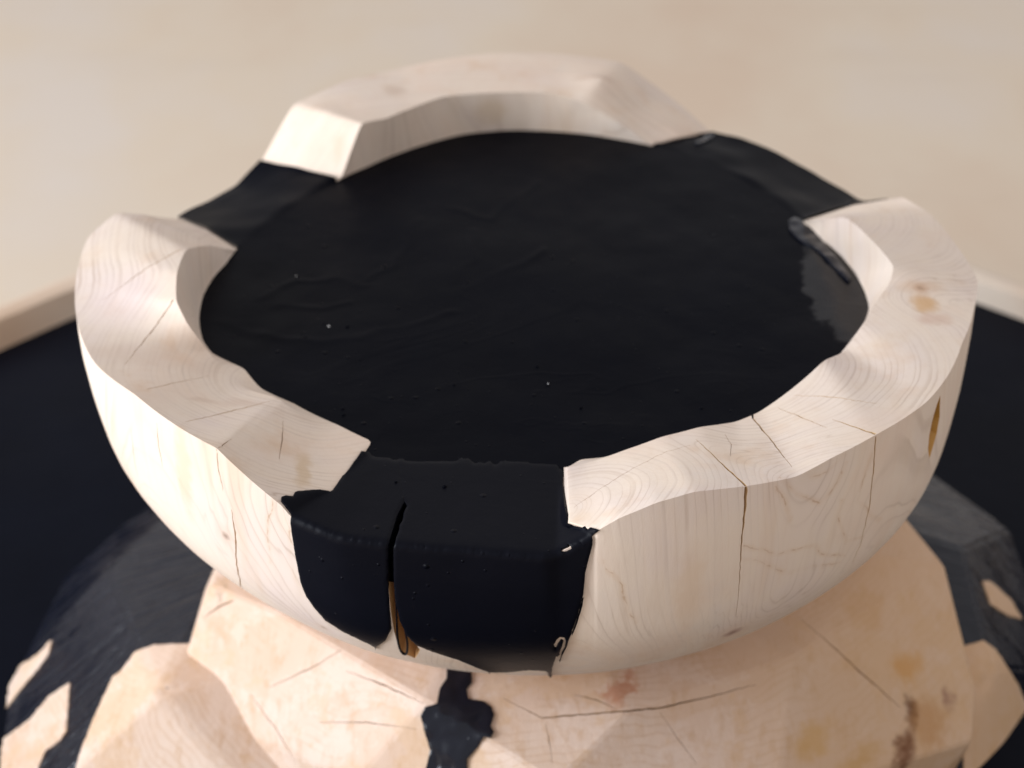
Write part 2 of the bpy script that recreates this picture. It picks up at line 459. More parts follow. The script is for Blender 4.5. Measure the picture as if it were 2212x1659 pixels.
for i in range(NU):
    j = (i + 1) % NU
    bm.faces.new((ctop, vr[0][j], vr[0][i])); bm.faces.new((cbot, vr[-1][i], vr[-1][j]))
bmesh.ops.recalc_face_normals(bm, faces=bm.faces[:])
BOWL_BVH = BVHTree.FromBMesh(bm)
bowl_me = bpy.data.meshes.new("bowl_body"); bm.to_mesh(bowl_me); bm.free()

def hit(px, py, bvh):
    d = ray(px, py).normalized()
    loc, nrm, idx, dist = bvh.ray_cast(CAM, d)
    if loc is None:
        # just outside the outline: take the nearest surface point to the ray
        best = None
        for k in range(60):
            p = CAM + d * (0.5 + k * 0.012)
            l2, n2, i2, d2 = bvh.find_nearest(p)
            if l2 is not None and (best is None or d2 < best[0]): best = (d2, l2, n2)
        loc, nrm = best[1], best[2]
    return loc, nrm

def inside(poly, x, y):
    c = False; n = len(poly); j = n - 1
    for i in range(n):
        xi, yi = poly[i]; xj, yj = poly[j]
        if (yi > y) != (yj > y) and x < (xj - xi) * (y - yi) / (yj - yi) + xi: c = not c
        j = i
    return c
def densify(poly, step, jit=0.0, closed=True):
    out = []; n = len(poly)
    for i in range(n if closed else n - 1):
        a, b = Vector(poly[i]), Vector(poly[(i + 1) % n])
        k = max(1, int((b - a).length / step))
        nrm = Vector((-(b - a).y, (b - a).x)).normalized() if (b - a).length > 0 else Vector((0, 0))
        for s in range(k):
            p = a.lerp(b, s / k)
            if s: p += nrm * random.uniform(-jit, jit)
            out.append(p)
    if not closed: out.append(Vector(poly[-1]))
    return out
def patch(name, poly, bvh, mat, parent, thick=0.0013, step=6.0, holes=(), crease=None, jit=0.4, rough=0.0, smooth=2):
    """a thin layer laid over a surface: outline given where it is seen, laid on the real surface under it"""
    bd = densify(poly, step, jit)
    pts = list(bd); edges = [(i, (i + 1) % len(bd)) for i in range(len(bd))]
    for h in holes:
        hd = densify(h, 3.0, 0.3); o = len(pts); pts += hd
        edges += [(o + i, o + (i + 1) % len(hd)) for i in range(len(hd))]
    bx = [p.x for p in bd]; by = [p.y for p in bd]
    pl = [(p.x, p.y) for p in bd]
    if crease:
        cr = [p for p in densify(crease, 5, 0, False) if inside(pl, p.x, p.y)]
        pts += cr
    y = min(by) + step / 2; odd = 0
    while y < max(by):
        x = min(bx) + (step / 2 if odd else 0)
        while x < max(bx):
            if inside(pl, x, y): pts.append(Vector((x + random.uniform(-.2, .2) * step, y + random.uniform(-.2, .2) * step)))
            x += step
        y += step * .87; odd ^= 1
    V2, E2, F2, _, _, _ = delaunay_2d_cdt(pts, edges, [], 0, 0.05)
    bm = bmesh.new(); vs = []; nrms = []
    for p in V2:
        l, n = hit(p.x, p.y, bvh)
        vs.append(bm.verts.new(l)); nrms.append(n)
    for f in F2:
        cx = sum(V2[i].x for i in f) / len(f); cy = sum(V2[i].y for i in f) / len(f)
        if not inside(pl, cx, cy): continue
        if any(inside(h, cx, cy) for h in holes): continue
        try: bm.faces.new([vs[i] for i in f])
        except ValueError: pass
    for v in [v for v in bm.verts if not v.link_faces]: bm.verts.remove(v)
    # face towards the camera
    for f in bm.faces:
        f.normal_update()
        if f.normal.dot(CAM - f.calc_center_median()) < 0: f.normal_flip()
    bm.normal_update()
    for _ in range(smooth):
        mv = {}
        for v in bm.verts:
            if v.is_boundary: continue
            mv[v] = v.co.lerp(sum((e.other_vert(v).co for e in v.link_edges), Vector()) / len(v.link_edges), .3)
        for v, c in mv.items(): v.co = c
    bm.normal_update()
    base = {v: (v.co.copy(), v.normal.copy()) for v in bm.verts}
    for v, (c, n) in base.items():
        t_ = thick * (0.72 if v.is_boundary else 1.0)
        if rough: t_ += rough * abs(noise.noise(c * 60)) + rough * .5 * noise.noise(c * 150)
        v.co = c + n * t_
    be = [e for e in bm.edges if e.is_boundary]
    sk = {}
    for e in be:
        for v in e.verts:
            if v not in sk: sk[v] = bm.verts.new(base[v][0] - base[v][1] * 0.0012)
    for e in be:
        a, b = e.verts
        try: bm.faces.new((a, b, sk[b], sk[a]))
        except ValueError: pass
    me = bm_mesh(name, bm, True, 50)
    return link(name, me, mat, parent)

# ---- cutters (cracks and pockets sunk into the wood)
def crack_cut(bm, pts, w, depth, mi=0, bvh=BOWL_BVH):
    """a V-shaped groove following pts (pixel outline seen on the surface), widths in metres along it"""
    d = densify(pts, 9, 0.9, False)
    P = []; 
    for p in d:
        l, n = hit(p.x, p.y, bvh); P.append((l, n))
    N = len(P); rings = []
    for i in range(N):
        a = P[max(0, i - 1)][0]; b = P[min(N - 1, i + 1)][0]
        t = (b - a).normalized(); n = P[i][1]; s = n.cross(t).normalized()
        q = i / (N - 1) * (len(w) - 1); k = int(min(q, len(w) - 2)); ww = w[k] + (w[k + 1] - w[k]) * (q - k)
        ww *= random.uniform(.75, 1.2)
        c = P[i][0]
        rings.append([bm.verts.new(c + n * .0015 + s * ww * 1.3), bm.verts.new(c + n * .0015 - s * ww * 1.3), bm.verts.new(c - n * depth * (0.4 + 0.6 * min(1, ww / max(w))))])
    for a, b in zip(rings, rings[1:]):
        for k in range(3):
            f = bm.faces.new((a[k], a[(k + 1) % 3], b[(k + 1) % 3], b[k])); f.material_index = mi
    for f in (bm.faces.new(rings[0]), bm.faces.new(list(reversed(rings[-1])))): f.material_index = mi
def pocket_cut(bm, poly, depth, mi, taper=0.5, bvh=BOWL_BVH):
    d = densify(poly, 12, 0.4)
    P = [hit(p.x, p.y, bvh) for p in d]
    n = sum((q[1] for q in P), Vector()).normalized()
    c = sum((q[0] for q in P), Vector()) / len(P)
    top = [bm.verts.new(q[0] + n * .004) for q in P]
    bot = [bm.verts.new((c + (q[0] - c) * taper) - n * depth) for q in P]
    N = len(P); fs = []
    for i in range(N):
        j = (i + 1) % N; fs.append(bm.faces.new((top[i], top[j], bot[j], bot[i])))
    fs += list(bmesh.ops.triangle_fill(bm, edges=[bm.edges.get((top[i], top[(i + 1) % N])) for i in range(N)], use_beauty=True)['geom'])
    fs += list(bmesh.ops.triangle_fill(bm, edges=[bm.edges.get((bot[i], bot[(i + 1) % N])) for i in range(N)], use_beauty=True)['geom'])
    for f in fs:
        if isinstance(f, bmesh.types.BMFace): f.material_index = mi

def hp(px, py): 
    l, n = hit(px, py, BOWL_BVH); return l
c1 = at(640, 800, .005); c2 = at(1610, 805, .01); c3 = at(1238, 1105, .005); c4 = at(1000, 520, .01)
RING_C = [(c1.x, c1.y, 0.0), (c2.x, c2.y, 0.0), (c3.x, c3.y, 0.012), (c4.x, c4.y, -0.075), (at(1650, 560, 0).x, at(1650, 560, 0).y, -0.01)]
def kn(px, py, r, rgb, k): l = hp(px, py); return (l.x, l.y, l.z, r, rgb, k)
def sn(px, py, s, rgb, k): l = hp(px, py); return (l.x, l.y, l.z, s, rgb, k)
knots = [kn(487, 1157, .0030, (0.42, 0.30, 0.24), .8), kn(1583, 1366, .0062, (0.42, 0.26, 0.22), .9), kn(700, 1356, .0024, (0.50, 0.38, 0.28), .7),
         kn(1988, 622, .0050, (0.50, 0.30, 0.18), .6)]
stains = [sn(1996, 655, (.008, .013, .02), (0.62, 0.36, 0.15), .75), sn(2020, 690, (.010, .008, .02), (0.58, 0.36, 0.26), .45),
          sn(1985, 618, (.016, .006, .02), (0.62, 0.42, 0.27), .5), sn(660, 1015, (.005, .016, .02), (0.60, 0.42, 0.24), .55),
          sn(520, 870, (.012, .007, .02), (0.66, 0.50, 0.40), .5), sn(440, 865, (.011, .003, .01), (0.64, 0.48, 0.37), .5),
          sn(300, 770, (.045, .012, .02), (0.70, 0.55, 0.45), .45), sn(270, 640, (.03, .03, .02), (0.76, 0.62, 0.60), .4),
          sn(1490, 1270, (.008, .02, .03), (0.70, 0.48, 0.30), .32), sn(395, 1010, (.006, .006, .04), (0.72, 0.50, 0.32), .5),
          sn(855, 195, (.010, .010, .01), (0.55, 0.40, 0.30), .5), sn(1290, 165, (.02, .004, .02), (0.60, 0.44, 0.34), .5),
          sn(730, 320, (.006, .01, .02), (0.75, 0.50, 0.36), .5), sn(1060, 240, (.014, .01, .012), (0.62, 0.44, 0.26), .35)]
vl = [[(1685, 1033), (1723, 1067), (1770, 1086), (1783, 1080), (1809, 1046), (1826, 1003)], [(1710, 1020), (1757, 1029), (1792, 1016), (1821, 986)],
      [(1885, 982), (1864, 1037), (1853, 1080), (1875, 1105), (1898, 1127)], [(1676, 1050), (1698, 1084), (1710, 1123)],
      [(1604, 1178), (1659, 1197), (1715, 1193), (1757, 1180), (1783, 1191), (1826, 1202)], [(1817, 1080), (1815, 1131), (1828, 1174), (1860, 1161)],
      [(1604, 1208), (1655, 1221), (1706, 1236), (1749, 1223), (1813, 1219)], [(1304, 1208), (1332, 1248), (1350, 1290), (1372, 1345)],
      [(640, 1130), (620, 1150), (632, 1220), (655, 1290)], [(592, 1080), (578, 1130), (583, 1210)]]
veins = []
for l_ in vl:
    q = [hp(*p) for p in l_]
    veins += list(zip(q, q[1:]))
SWELLS = [(*hp(*p), sg, am) for p, sg, am in (((1583, 1366), .020, -.015), ((487, 1157), .010, -.006), ((1765, 1000), .016, .010), ((1720, 1290), .022, .010), ((640, 1110), .014, .007), ((2010, 640), .014, .009))]
WOOD = mat_bowl_wood(knots, stains, veins)
CRACKW = mat_plain_wood("crack_wood", (0.55, 0.36, 0.18), (0.68, 0.48, 0.27), 60)
HONEY = mat_plain_wood("honey_wood", (0.34, 0.17, 0.035), (0.62, 0.33, 0.07), 70, 0.4)
GAPW = mat_plain_wood("split_wood", (0.50, 0.27, 0.11), (0.62, 0.38, 0.17), 50, 0.5)
gl = at(1835, 625, 0)
pl = [[(470, 690), (560, 722), (680, 738), (790, 728), (900, 700), (985, 672)], [(905, 470), (880, 520), (850, 575), (800, 600)], [(600, 660), (700, 668), (760, 650)],
      [(980, 450), (1060, 470), (1100, 440), (1160, 395)], [(1010, 620), (1100, 580), (1180, 540)], [(560, 640), (640, 610), (720, 600), (790, 612)], [(1030, 500), (1020, 560), (980, 610)]]
plines = []
for l_ in pl:
    q = [at(*p, 0) for p in l_]
    plines += list(zip(q, q[1:]))
BLACK = mat_black("black_resin", 0.40, glossy=(gl.x, gl.y, 0, (.021, .052, .05)))
BLACK2 = mat_black("black_coat", 0.44, lumps=1.5, base=(0.0034, 0.0037, 0.0066), spec=0.11)
WET = mat_black("wet_black", 0.17, lumps=.4, base=(0.0022, 0.0034, 0.0090), spec=0.42)

bowl = empty("wooden_bowl", "pale wavy-rimmed wooden bowl with matte black resin spilling over its front lip", "bowl", None)
body = link("bowl_body", bowl_me, WOOD, bowl)
for m_ in (CRACKW, HONEY, GAPW, BLACK2): bowl_me.materials.append(m_)
def run_cut(build):
    for fn, args in build:
        b = bmesh.new(); fn(b, *args)
        bmesh.ops.recalc_face_normals(b, faces=b.faces[:])
        me = bpy.data.meshes.new("cut"); b.to_mesh(me); b.free()
        for m_ in (CRACKW, HONEY, GAPW, BLACK2): me.materials.append(m_)
        co = bpy.data.objects.new("cut", me); C.objects.link(co)
        md = body.modifiers.new("cut", 'BOOLEAN'); md.object = co; md.operation = 'DIFFERENCE'; md.solver = 'EXACT'
        md.material_mode = 'TRANSFER'
        nm = bpy.data.meshes.new_from_object(body.evaluated_get(bpy.context.evaluated_depsgraph_get()))
        body.modifiers.clear()
        if len(nm.polygons) > len(body.data.polygons) * .97: 
            if len(nm.polygons) == len(body.data.polygons): print("NO CUT", args[0][:2])
            body.data = nm
        else: print("BAD CUT", args[0][:2])
        bpy.data.objects.remove(co); bpy.data.meshes.remove(me)
mm = .001
tops = [
    (crack_cut, ([(1503, 949), (1560, 1002), (1611, 1050)], [.0001, .0003, .0005], .005)),
    (crack_cut, ([(1619, 896), (1660, 943), (1711, 1009)], [.0004, .0003, .0001], .004)),
    (crack_cut, ([(1798, 906), (1845, 922), (1891, 938)], [.0001, .0003, .0005], .008)),
    (crack_cut, ([(1681, 881), (1787, 924)], [.0001, .0002, .0001], .004)),
    (crack_cut, ([(1715, 854), (1800, 858), (1894, 872)], [.0001, .00022, .0001], .004)),
    (crack_cut, ([(612, 908), (610, 950), (603, 992)], [.0001, .0002, .0001], .003)),
    (crack_cut, ([(390, 539), (320, 577), (224, 647)], [.0003, .0003, .0001], .003)),
    (crack_cut, ([(374, 648), (340, 700), (269, 788)], [.0003, .00025, .0001], .003)),
    (crack_cut, ([(422, 737), (416, 770), (407, 803)], [.0002, .0002, .0001], .003)),
    (crack_cut, ([(317, 841), (400, 822), (450, 812)], [.0002, .0002, .0001], .003)),
    (crack_cut, ([(400, 912), (480, 893), (583, 867)], [.0001, .00028, .0002], .004)),
    (crack_cut, ([(468, 974), (480, 962), (500, 948)], [.0002, .0002, .0001], .003)),
    (crack_cut, ([(1240, 1096), (1290, 1060), (1370, 1010), (1440, 975), (1490, 962)], [.0001, .00015, .00015, .0001], .002)),
    (crack_cut, ([(1566, 938), (1580, 960), (1578, 985)], [.0001, .00015, .0001], .002)),
]
sides = [
    (crack_cut, ([(1612, 1053), (1608, 1110), (1601, 1180), (1596, 1275), (1590, 1330)], [.0006, .0004, .00025, .00015, .00008], .005)),
    (crack_cut, ([(1892, 943), (1888, 1003), (1877, 1101), (1860, 1172), (1842, 1215)], [.0004, .00035, .0003, .0002, .0001], .004)),
    (crack_cut, ([(469, 978), (471, 1010), (482, 1060)], [.0002, .0002, .0001], .004)),
    (crack_cut, ([(500, 1101), (508, 1150), (511, 1220), (522, 1270), (540, 1299)], [.0001, .0004, .0004, .0003, .0001], .005)),
    (crack_cut, ([(283, 930), (290, 990), (298, 1030)], [.0001, .0002, .0001], .003)),
    (crack_cut, ([(338, 915), (342, 960), (352, 1010)], [.0001, .0003, .0001], .003)),
    (pocket_cut, ([(2035, 830), (2033, 892), (2024, 943), (2012, 985), (2003, 1012), (1999, 985), (2003, 945), (2013, 900), (2025, 858)], .006, 1, .35)),
    (pocket_cut, ([(836, 1240), (854, 1240), (858, 1300), (868, 1340), (884, 1368), (912, 1408), (900, 1425), (872, 1415), (858, 1390), (850, 1362), (843, 1320)], .012, 2, .6)),
]
slit = [
    (pocket_cut, ([(834, 1172), (843, 1158), (856, 1120), (873, 1084), (886, 1088), (875, 1125), (861, 1165), (856, 1185), (856, 1259), (834, 1259)], .010, 3, .9)),
]
run_cut(tops); run_cut(sides); run_cut(slit)
for p in body.data.polygons: p.use_smooth = True
body.data.set_sharp_from_angle(angle=R(17))
body.data.name = "bowl_body"

# ---- black pool and the two back spouts
bm = bmesh.new()
ctr = bm.verts.new((CX, CY, 0)); prev = None
poolA = [Vector((CX + (p.x - CX) * 1.0, CY + (p.y - CY) * 1.0, 0)) for p in cA]
def in_gap(i):
    s = i / SUBD
    return (G1a <= s <= G1b) or (G2a <= s <= G2b)
G1a, G1b = 21.15, 26.95; G2a, G2b = 36.95, 41.1
# find the stations of the gaps from the data: gap stations have a mid point below the pool
gap_st = GAPS
runs = []
for g in gap_st:
    if runs and g - runs[-1][-1] <= 1: runs[-1].append(g)
    else: runs.append([g])
print("gaps", runs)
RUNS = [(r[0] - .5, r[-1] + .5) for r in runs]
NR = 84
ringv = []
for k in range(1, NR + 1):
    q = k / NR; ring = []
    for i, p in enumerate(poolA):
        ext = 1.055 if (k == NR and not any(a <= i / SUBD <= b for a, b in RUNS)) else 1.0
        x = CX + (p.x - CX) * q * ext; y = CY + (p.y - CY) * q * ext
        # slow swell of the skin, flat near the edge
        edge = min(1, (1 - q) * 9)
        z = (0.0007 * noise.noise(Vector((x * 22, y * 22, 3))) + 0.00022 * noise.noise(Vector((x * 90, y * 60, 8)))) * edge
        w_ = Vector((x, y, 0)) + Vector((noise.noise(Vector((x * 60, y * 60, 1))), noise.noise(Vector((x * 60, y * 60, 5))), 0)) * .004
        dm = min((w_ - (A_ + (B2 - A_) * max(0, min(1, (w_ - A_).dot(B2 - A_) / (B2 - A_).length_squared)))).length for A_, B2 in plines)
        z += 0.0007 * max(0, 1 - dm / .0042) ** 1.5 * (.45 + .5 * noise.noise(w_ * 30)) * edge
        ring.append(bm.verts.new((x, y, z)))
    ringv.append(ring)
for i in range(NU):
    j = (i + 1) % NU
    bm.faces.new((ctr, ringv[0][i], ringv[0][j]))
    for a, b in zip(ringv, ringv[1:]): bm.faces.new((a[i], b[i], b[j], a[j]))
for a_, b_ in RUNS:
    i0, i1 = int(a_ * SUBD), int(b_ * SUBD)
    last = {i: ringv[-1][i] for i in range(i0, i1 + 1)}
    lr = list(range(iB, iC + 22))
    for rr in lr:
        cur = {}
        for i in range(i0, i1 + 1):
            p = rows[rr][i]
            if rr < iC: n = Vector((0, 0, 1))
            else:
                o = Vector((p.x - CX, p.y - CY, 0)).normalized()
                k = min(1, (rr - iC) / 3); n = (o * k + Vector((0, 0, 1)) * (1 - k)).normalized()
            th = .0014
            z_l = p + n * th
            wv = 0.0012 * noise.noise(p * 45)
            cur[i] = bm.verts.new(z_l + n * wv)
        for i in range(i0, i1):
            bm.faces.new((last[i], cur[i], cur[i + 1], last[i + 1]))
        last = cur
bm.normal_update(); POOL_BVH = BVHTree.FromBMesh(bm)
me = bm_mesh("black_resin", bm, True, 60)
for p in me.polygons: pass
pool = link("resin_fill", me, BLACK, bowl)

# ---- front coat: two lobes split by the crack
crease = [(607, 1080), (628, 1108), (700, 1148), (770, 1168), (850, 1178), (1000, 1190), (1100, 1199), (1178, 1204), (1205, 1198), (1283, 1158), (1290, 1146)]
chip = [(1214, 1192), (1214, 1188), (1229, 1182), (1229, 1178), (1234, 1181), (1235, 1185), (1222, 1191)]
hook = [(1198, 1397), (1196, 1390), (1202, 1378), (1210, 1372), (1219, 1373), (1223, 1382), (1220, 1396), (1213, 1410), (1210, 1424), (1207, 1424), (1208, 1408), (1214, 1392), (1217, 1382), (1212, 1380), (1206, 1388), (1201, 1398)]
patch("front_coat", [(855, 985), (1000, 992), (1100, 999), (1216, 1008), (1217, 1050), (1224, 1090), (1228, 1112), (1227, 1129), (1240, 1136), (1256, 1139), (1264, 1136), (1270, 1143), (1278, 1139), (1296, 1145), (1281, 1157), (1280, 1174),
    (1264, 1234), (1260, 1280), (1247, 1328), (1241, 1345), (1230, 1375), (1222, 1397), (1214, 1412), (1209, 1427), (1207, 1412), (1201, 1414), (1193, 1439), (1191, 1463), (1187, 1461), (1184, 1449), (1177, 1445), (1143, 1443), (1098, 1448), (1060, 1448), (1058, 1451), (1054, 1447), (1027, 1437), (990, 1421), (935, 1404), (900, 1390),
    (879, 1369), (865, 1338), (855, 1297), (852, 1258), (851, 1185), (856, 1165), (862, 1150), (863, 1138), (870, 1128), (872, 1112), (880, 1096), (874, 1088), (868, 1080)], BOWL_BVH, BLACK2, bowl, crease=crease, holes=[chip, hook], smooth=4)
patch("front_coat", [(863, 986), (779, 977), (748, 1020), (719, 1062), (690, 1060), (642, 1064), (636, 1066), (631, 1075), (616, 1073), (607, 1076), (607, 1084), (628, 1110), (632, 1140),
    (640, 1195), (652, 1255), (664, 1285), (680, 1308), (705, 1337), (745, 1362), (800, 1388), (811, 1394), (812, 1400), (815, 1393), (834, 1380), (846, 1357), (842, 1310), (839, 1258), (839, 1178), (848, 1150), (857, 1120), (872, 1090), (876, 1078)], BOWL_BVH, BLACK2, bowl, crease=crease, thick=.00134, smooth=4)
patch("paint_sliver", [(1258, 1292), (1261, 1290), (1257, 1312), (1250, 1335), (1243, 1356), (1236, 1372), (1235, 1368), (1243, 1345), (1250, 1322)], BOWL_BVH, BLACK2, bowl, thick=.0003, step=4)
# ring of dried thread hanging in the split
def tube(name, pts, r, mat, parent, seg=8):
    cu = bpy.data.curves.new(name, 'CURVE'); cu.dimensions = '3D'; cu.bevel_depth = 1; cu.bevel_resolution = 2
    sp = cu.splines.new('NURBS'); sp.points.add(len(pts) - 1)
    for i, p in enumerate(pts):
        sp.points[i].co = (*p, 1); sp.points[i].radius = r[min(i, len(r) - 1)]
    sp.use_endpoint_u = True; sp.order_u = 3; sp.resolution_u = 6
    tmp = bpy.data.objects.new("tmp", cu); C.objects.link(tmp)
    dg = bpy.context.evaluated_depsgraph_get()
    me = bpy.data.meshes.new_from_object(tmp.evaluated_get(dg)); bpy.data.objects.remove(tmp)
    me.name = name
    me.materials.clear()
    for p in me.polygons: p.use_smooth = True
    return link(name, me, mat, parent)
def on(px, py, off=.0006):
    l, n = hit(px, py, BOWL_BVH); return l + n * off
tube("paint_thread", [on(*p) for p in ((856, 1300), (858, 1340), (859, 1375), (864, 1400), (872, 1410), (879, 1410), (881, 1396), (880, 1375), (874, 1355))], [.0002, .0004, .0005, .0005, .0006, .0006, .0005, .0004, .0003], BLACK2, bowl)
tube("paint_drip", [on(1189, 1455), on(1191, 1462), on(1191, 1469)], [.0006, .0004, .0003], BLACK2, bowl)
# wet lumps at the corner of the right arc
def lump(name, pts, mat, parent, s0=.003):
    bm = bmesh.new()
    for (x, y, z, r) in pts:
        res = bmesh.ops.create_icosphere(bm, subdivisions=3, radius=r)
        for v in res['verts']:
            v.co.z *= .7
            v.co += v.co.normalized() * noise.noise(v.co * 400 + Vector((x * 50, y * 50, 0))) * r * .35
            v.co += Vector((x, y, z))
    return link(name, bm_mesh(name, bm), mat, parent)
def zb(px, py, r, z=.0): q = at(px, py, z); return (q.x, q.y, z, r)
patch("wet_lump", [(1703, 480), (1716, 470), (1733, 478), (1762, 504), (1802, 553), (1838, 606), (1832, 612), (1795, 574), (1768, 546), (1752, 534), (1735, 528), (1716, 512), (1705, 498)], POOL_BVH, WET, bowl, thick=.0010, step=4, rough=.0014, smooth=2)
patch("wet_lump", [(1768, 468), (1790, 456), (1815, 449), (1850, 439), (1852, 444), (1830, 450), (1812, 456), (1790, 465)], POOL_BVH, WET, bowl, thick=.0009, step=4, rough=.0012, smooth=2)
patch("wet_lump", [(1500, 310), (1515, 302), (1530, 292), (1545, 291), (1540, 299), (1522, 308), (1508, 314)], POOL_BVH, WET, bowl, thick=.0009, step=4, rough=.0012, smooth=2)
# a few beads of resin with specks
beads = [(642, 596), (652, 722), (660, 729), (778, 778), (855, 1041), (960, 1051), (1183, 829), (740, 884), (742, 897), (1160, 793), (980, 832), (1255, 880), (1515, 883), (700, 700), (750, 706)]
for bx_, by_ in beads:
    z_ = 0.0 if by_ < 985 else .0008
    q = at(bx_, by_, z_)
    lump("resin_bead", [(q.x, q.y, z_, random.uniform(.0005, .0010))], BLACK, bowl)

LINT = mat_plain_wood("dust_speck", (0.5, 0.5, 0.5), (0.7, 0.7, 0.7))
for sx_, sy_, sr in ((710, 705, .0006), (640, 596, .00035), (1184, 829, .0004)):
    q = at(sx_, sy_, .0004); lump("dust_speck", [(q.x, q.y, .0004, sr)], LINT, bowl)
# ================================================================= STUMP
t = NT("hewn_wood"); P = t.pos()
vor = t.n("ShaderNodeTexVoronoi", feature='F1'); t.put(vor.inputs["Vector"], t.v('ADD', t.scalev(P, (1, 1, 1.6)), t.v('SCALE', t.noise(P, 30, 3, out=1), .02)))
vor.inputs["Scale"].default_value = 17
vc = t.n("ShaderNodeSeparateColor"); t.put(vc.inputs[0], vor.outputs["Color"])
col = t.ramp(t.noise(P, 12, 4, .6), [(0.30, (0.64, 0.43, 0.29)), (0.5, (0.69, 0.50, 0.375)), (0.70, (0.72, 0.58, 0.48))])
col = t.mix(t.m('MULTIPLY', vc.outputs[0], .55), col, (0.73, 0.56, 0.46))
fib = t.noise(t.scalev(P, (1, .5, .35)), 150, 5, .7)
rg = t.v('LENGTH', t.v('ADD', t.scalev(t.v('SUBTRACT', P, (.03, .06, 0)), (1, 1, .35)), t.v('SCALE', t.noise(P, 20, 3, out=1), .02)), out=1)
rf = t.m('FRACT', t.m('MULTIPLY', rg, 300))
rl = t.m('MULTIPLY', t.ramp(rf, [(0, 0), (.6, 0), (.85, 1), (1, 0)]), t.rng(t.noise(P, 25, 2), .4, .6, 0, 1))
col = t.mix(t.m('MULTIPLY', rl, .32), col, (0.52, 0.31, 0.16))
bl = t.noise(P, 38, 5, .75)
col = t.mix(t.rng(bl, .53, .56, 0, .38), col, (0.77, 0.62, 0.53))
tn = t.noise(t.v('ADD', P, (3, 1, 2)), 16, 5, .7)
col = t.mix(t.rng(tn, .52, .57, 0, .38), col, (0.66, 0.43, 0.24))
col = t.mix(t.rng(fib, .48, .72, 0, .50), col, (0.55, 0.33, 0.17))
WC = at(1000, 1560, -.17)
xw = t.rng(t.n("ShaderNodeSeparateXYZ").outputs[0], 0, 1)
sx = t.n("ShaderNodeSeparateXYZ"); t.put(sx.inputs[0], P)
right = t.rng(sx.outputs[0], .07, .17)
col = t.mix(t.m('MULTIPLY', right, .55), col, (0.62, 0.38, 0.19))
wobv = t.v('SCALE', t.v('SUBTRACT', t.noise(P, 45, 4, .7, out=1), (.5, .5, .5)), .03)
HW, HP = t, P
def hstain(p, s, rgb, k):
    global col
    d = HW.v('LENGTH', HW.v('DIVIDE', HW.v('SUBTRACT', HW.v('ADD', HP, wobv), tuple(p)), s), out=1)
    col = HW.mix(HW.rng(d, 1.0, .2, 0, k), col, rgb)

# block: convex hewn solid
BC = (0.028, 0.0)
pts = []
def ringpts(z, r, n, off, jr, jz):
    for i in range(n):
        a = off + 2 * math.pi * i / n
        rr = r + random.uniform(-jr, jr)
        pts.append(Vector((BC[0] + rr * math.cos(a), BC[1] + rr * math.sin(a), z + random.uniform(-jz, jz))))
rnd = random.Random(11); random.seed(11)
pts += [at(452, 1262, -.148), at(404, 1407, -.175), at(372, 1523, -.205), at(1945, 1172, -.150), at(2040, 1222, -.158), at(2108, 1490, -.2), at(2102, 1600, -.215)]
ringpts(-.1352, .135, 12, .1, .004, .0)
ringpts(-.144, .166, 11, .3, .006, .002)
ringpts(-.163, .185, 11, .1, .006, .005)
ringpts(-.190, .197, 12, .5, .005, .008)
ringpts(-.225, .204, 11, .2, .006, .008)
ringpts(-.33, .209, 9, .2, .004, .0)
bm = bmesh.new()
for p in pts: bm.verts.new(p)
bmesh.ops.convex_hull(bm, input=bm.verts[:])
for v in [v for v in bm.verts if not v.link_faces]: bm.verts.remove(v)
bmesh.ops.dissolve_limit(bm, angle_limit=R(7), verts=bm.verts[:], edges=bm.edges[:])
bmesh.ops.bevel(bm, geom=bm.edges[:], offset=.0012, segments=1, affect='EDGES')
bmesh.ops.triangulate(bm, faces=bm.faces[:])
bmesh.ops.recalc_face_normals(bm, faces=bm.faces[:])
BLOCK_BVH = BVHTree.FromBMesh(bm)
stump = empty("tree_stump", "rough hewn orange-pink tree stump carrying the bowl, streaked with black resin", "stump", None)
def hb(px, py): return hit(px, py, BLOCK_BVH)[0]
for (px, py, s, rgb, k) in [(1965, 1550, (.007, .012, .012), (0.10, 0.03, 0.012), .97), (1950, 1620, (.009, .012, .016), (0.16, 0.05, 0.015), .9), (2045, 1500, (.007, .01, .009), (0.33, 0.17, 0.11), .8),
        (1965, 1450, (.012, .016, .010), (0.60, 0.30, 0.08), .7), (1760, 1600, (.022, .02, .012), (0.60, 0.34, 0.10), .6), (2000, 1560, (.024, .02, .014), (0.50, 0.25, 0.09), .65),
        (1870, 1320, (.02, .02, .012), (0.58, 0.33, 0.14), .45), (470, 1345, (.010, .02, .005), (0.55, 0.36, 0.22), .6), (1345, 1482, (.012, .02, .003), (0.5, 0.2, 0.1), .7),
        (1850, 1650, (.02, .02, .010), (0.55, 0.30, 0.08), .6), (466, 1290, (.003, .01, .003), (0.4, 0.28, 0.2), .7)]:
    hstain(hb(px, py), s, rgb, k)
t.put(t.b.inputs["Base Color"], col)
t.b.inputs["Roughness"].default_value = .6; t.b.inputs["Specular IOR Level"].default_value = .3
t.bump(t.m('ADD', t.m('MULTIPLY', fib, 1.0), t.m('ADD', t.m('MULTIPLY', rl, -.1), t.noise(P, 260, 4, .6))), .4, .0005)
HEWN = t.mat
me = bm_mesh("hewn_block", bm, False)
block = link("hewn_block", me, HEWN, stump)
me.materials.append(mat_plain_wood("deep_crack_wood", (0.42, 0.25, 0.13), (0.55, 0.36, 0.20), 60))
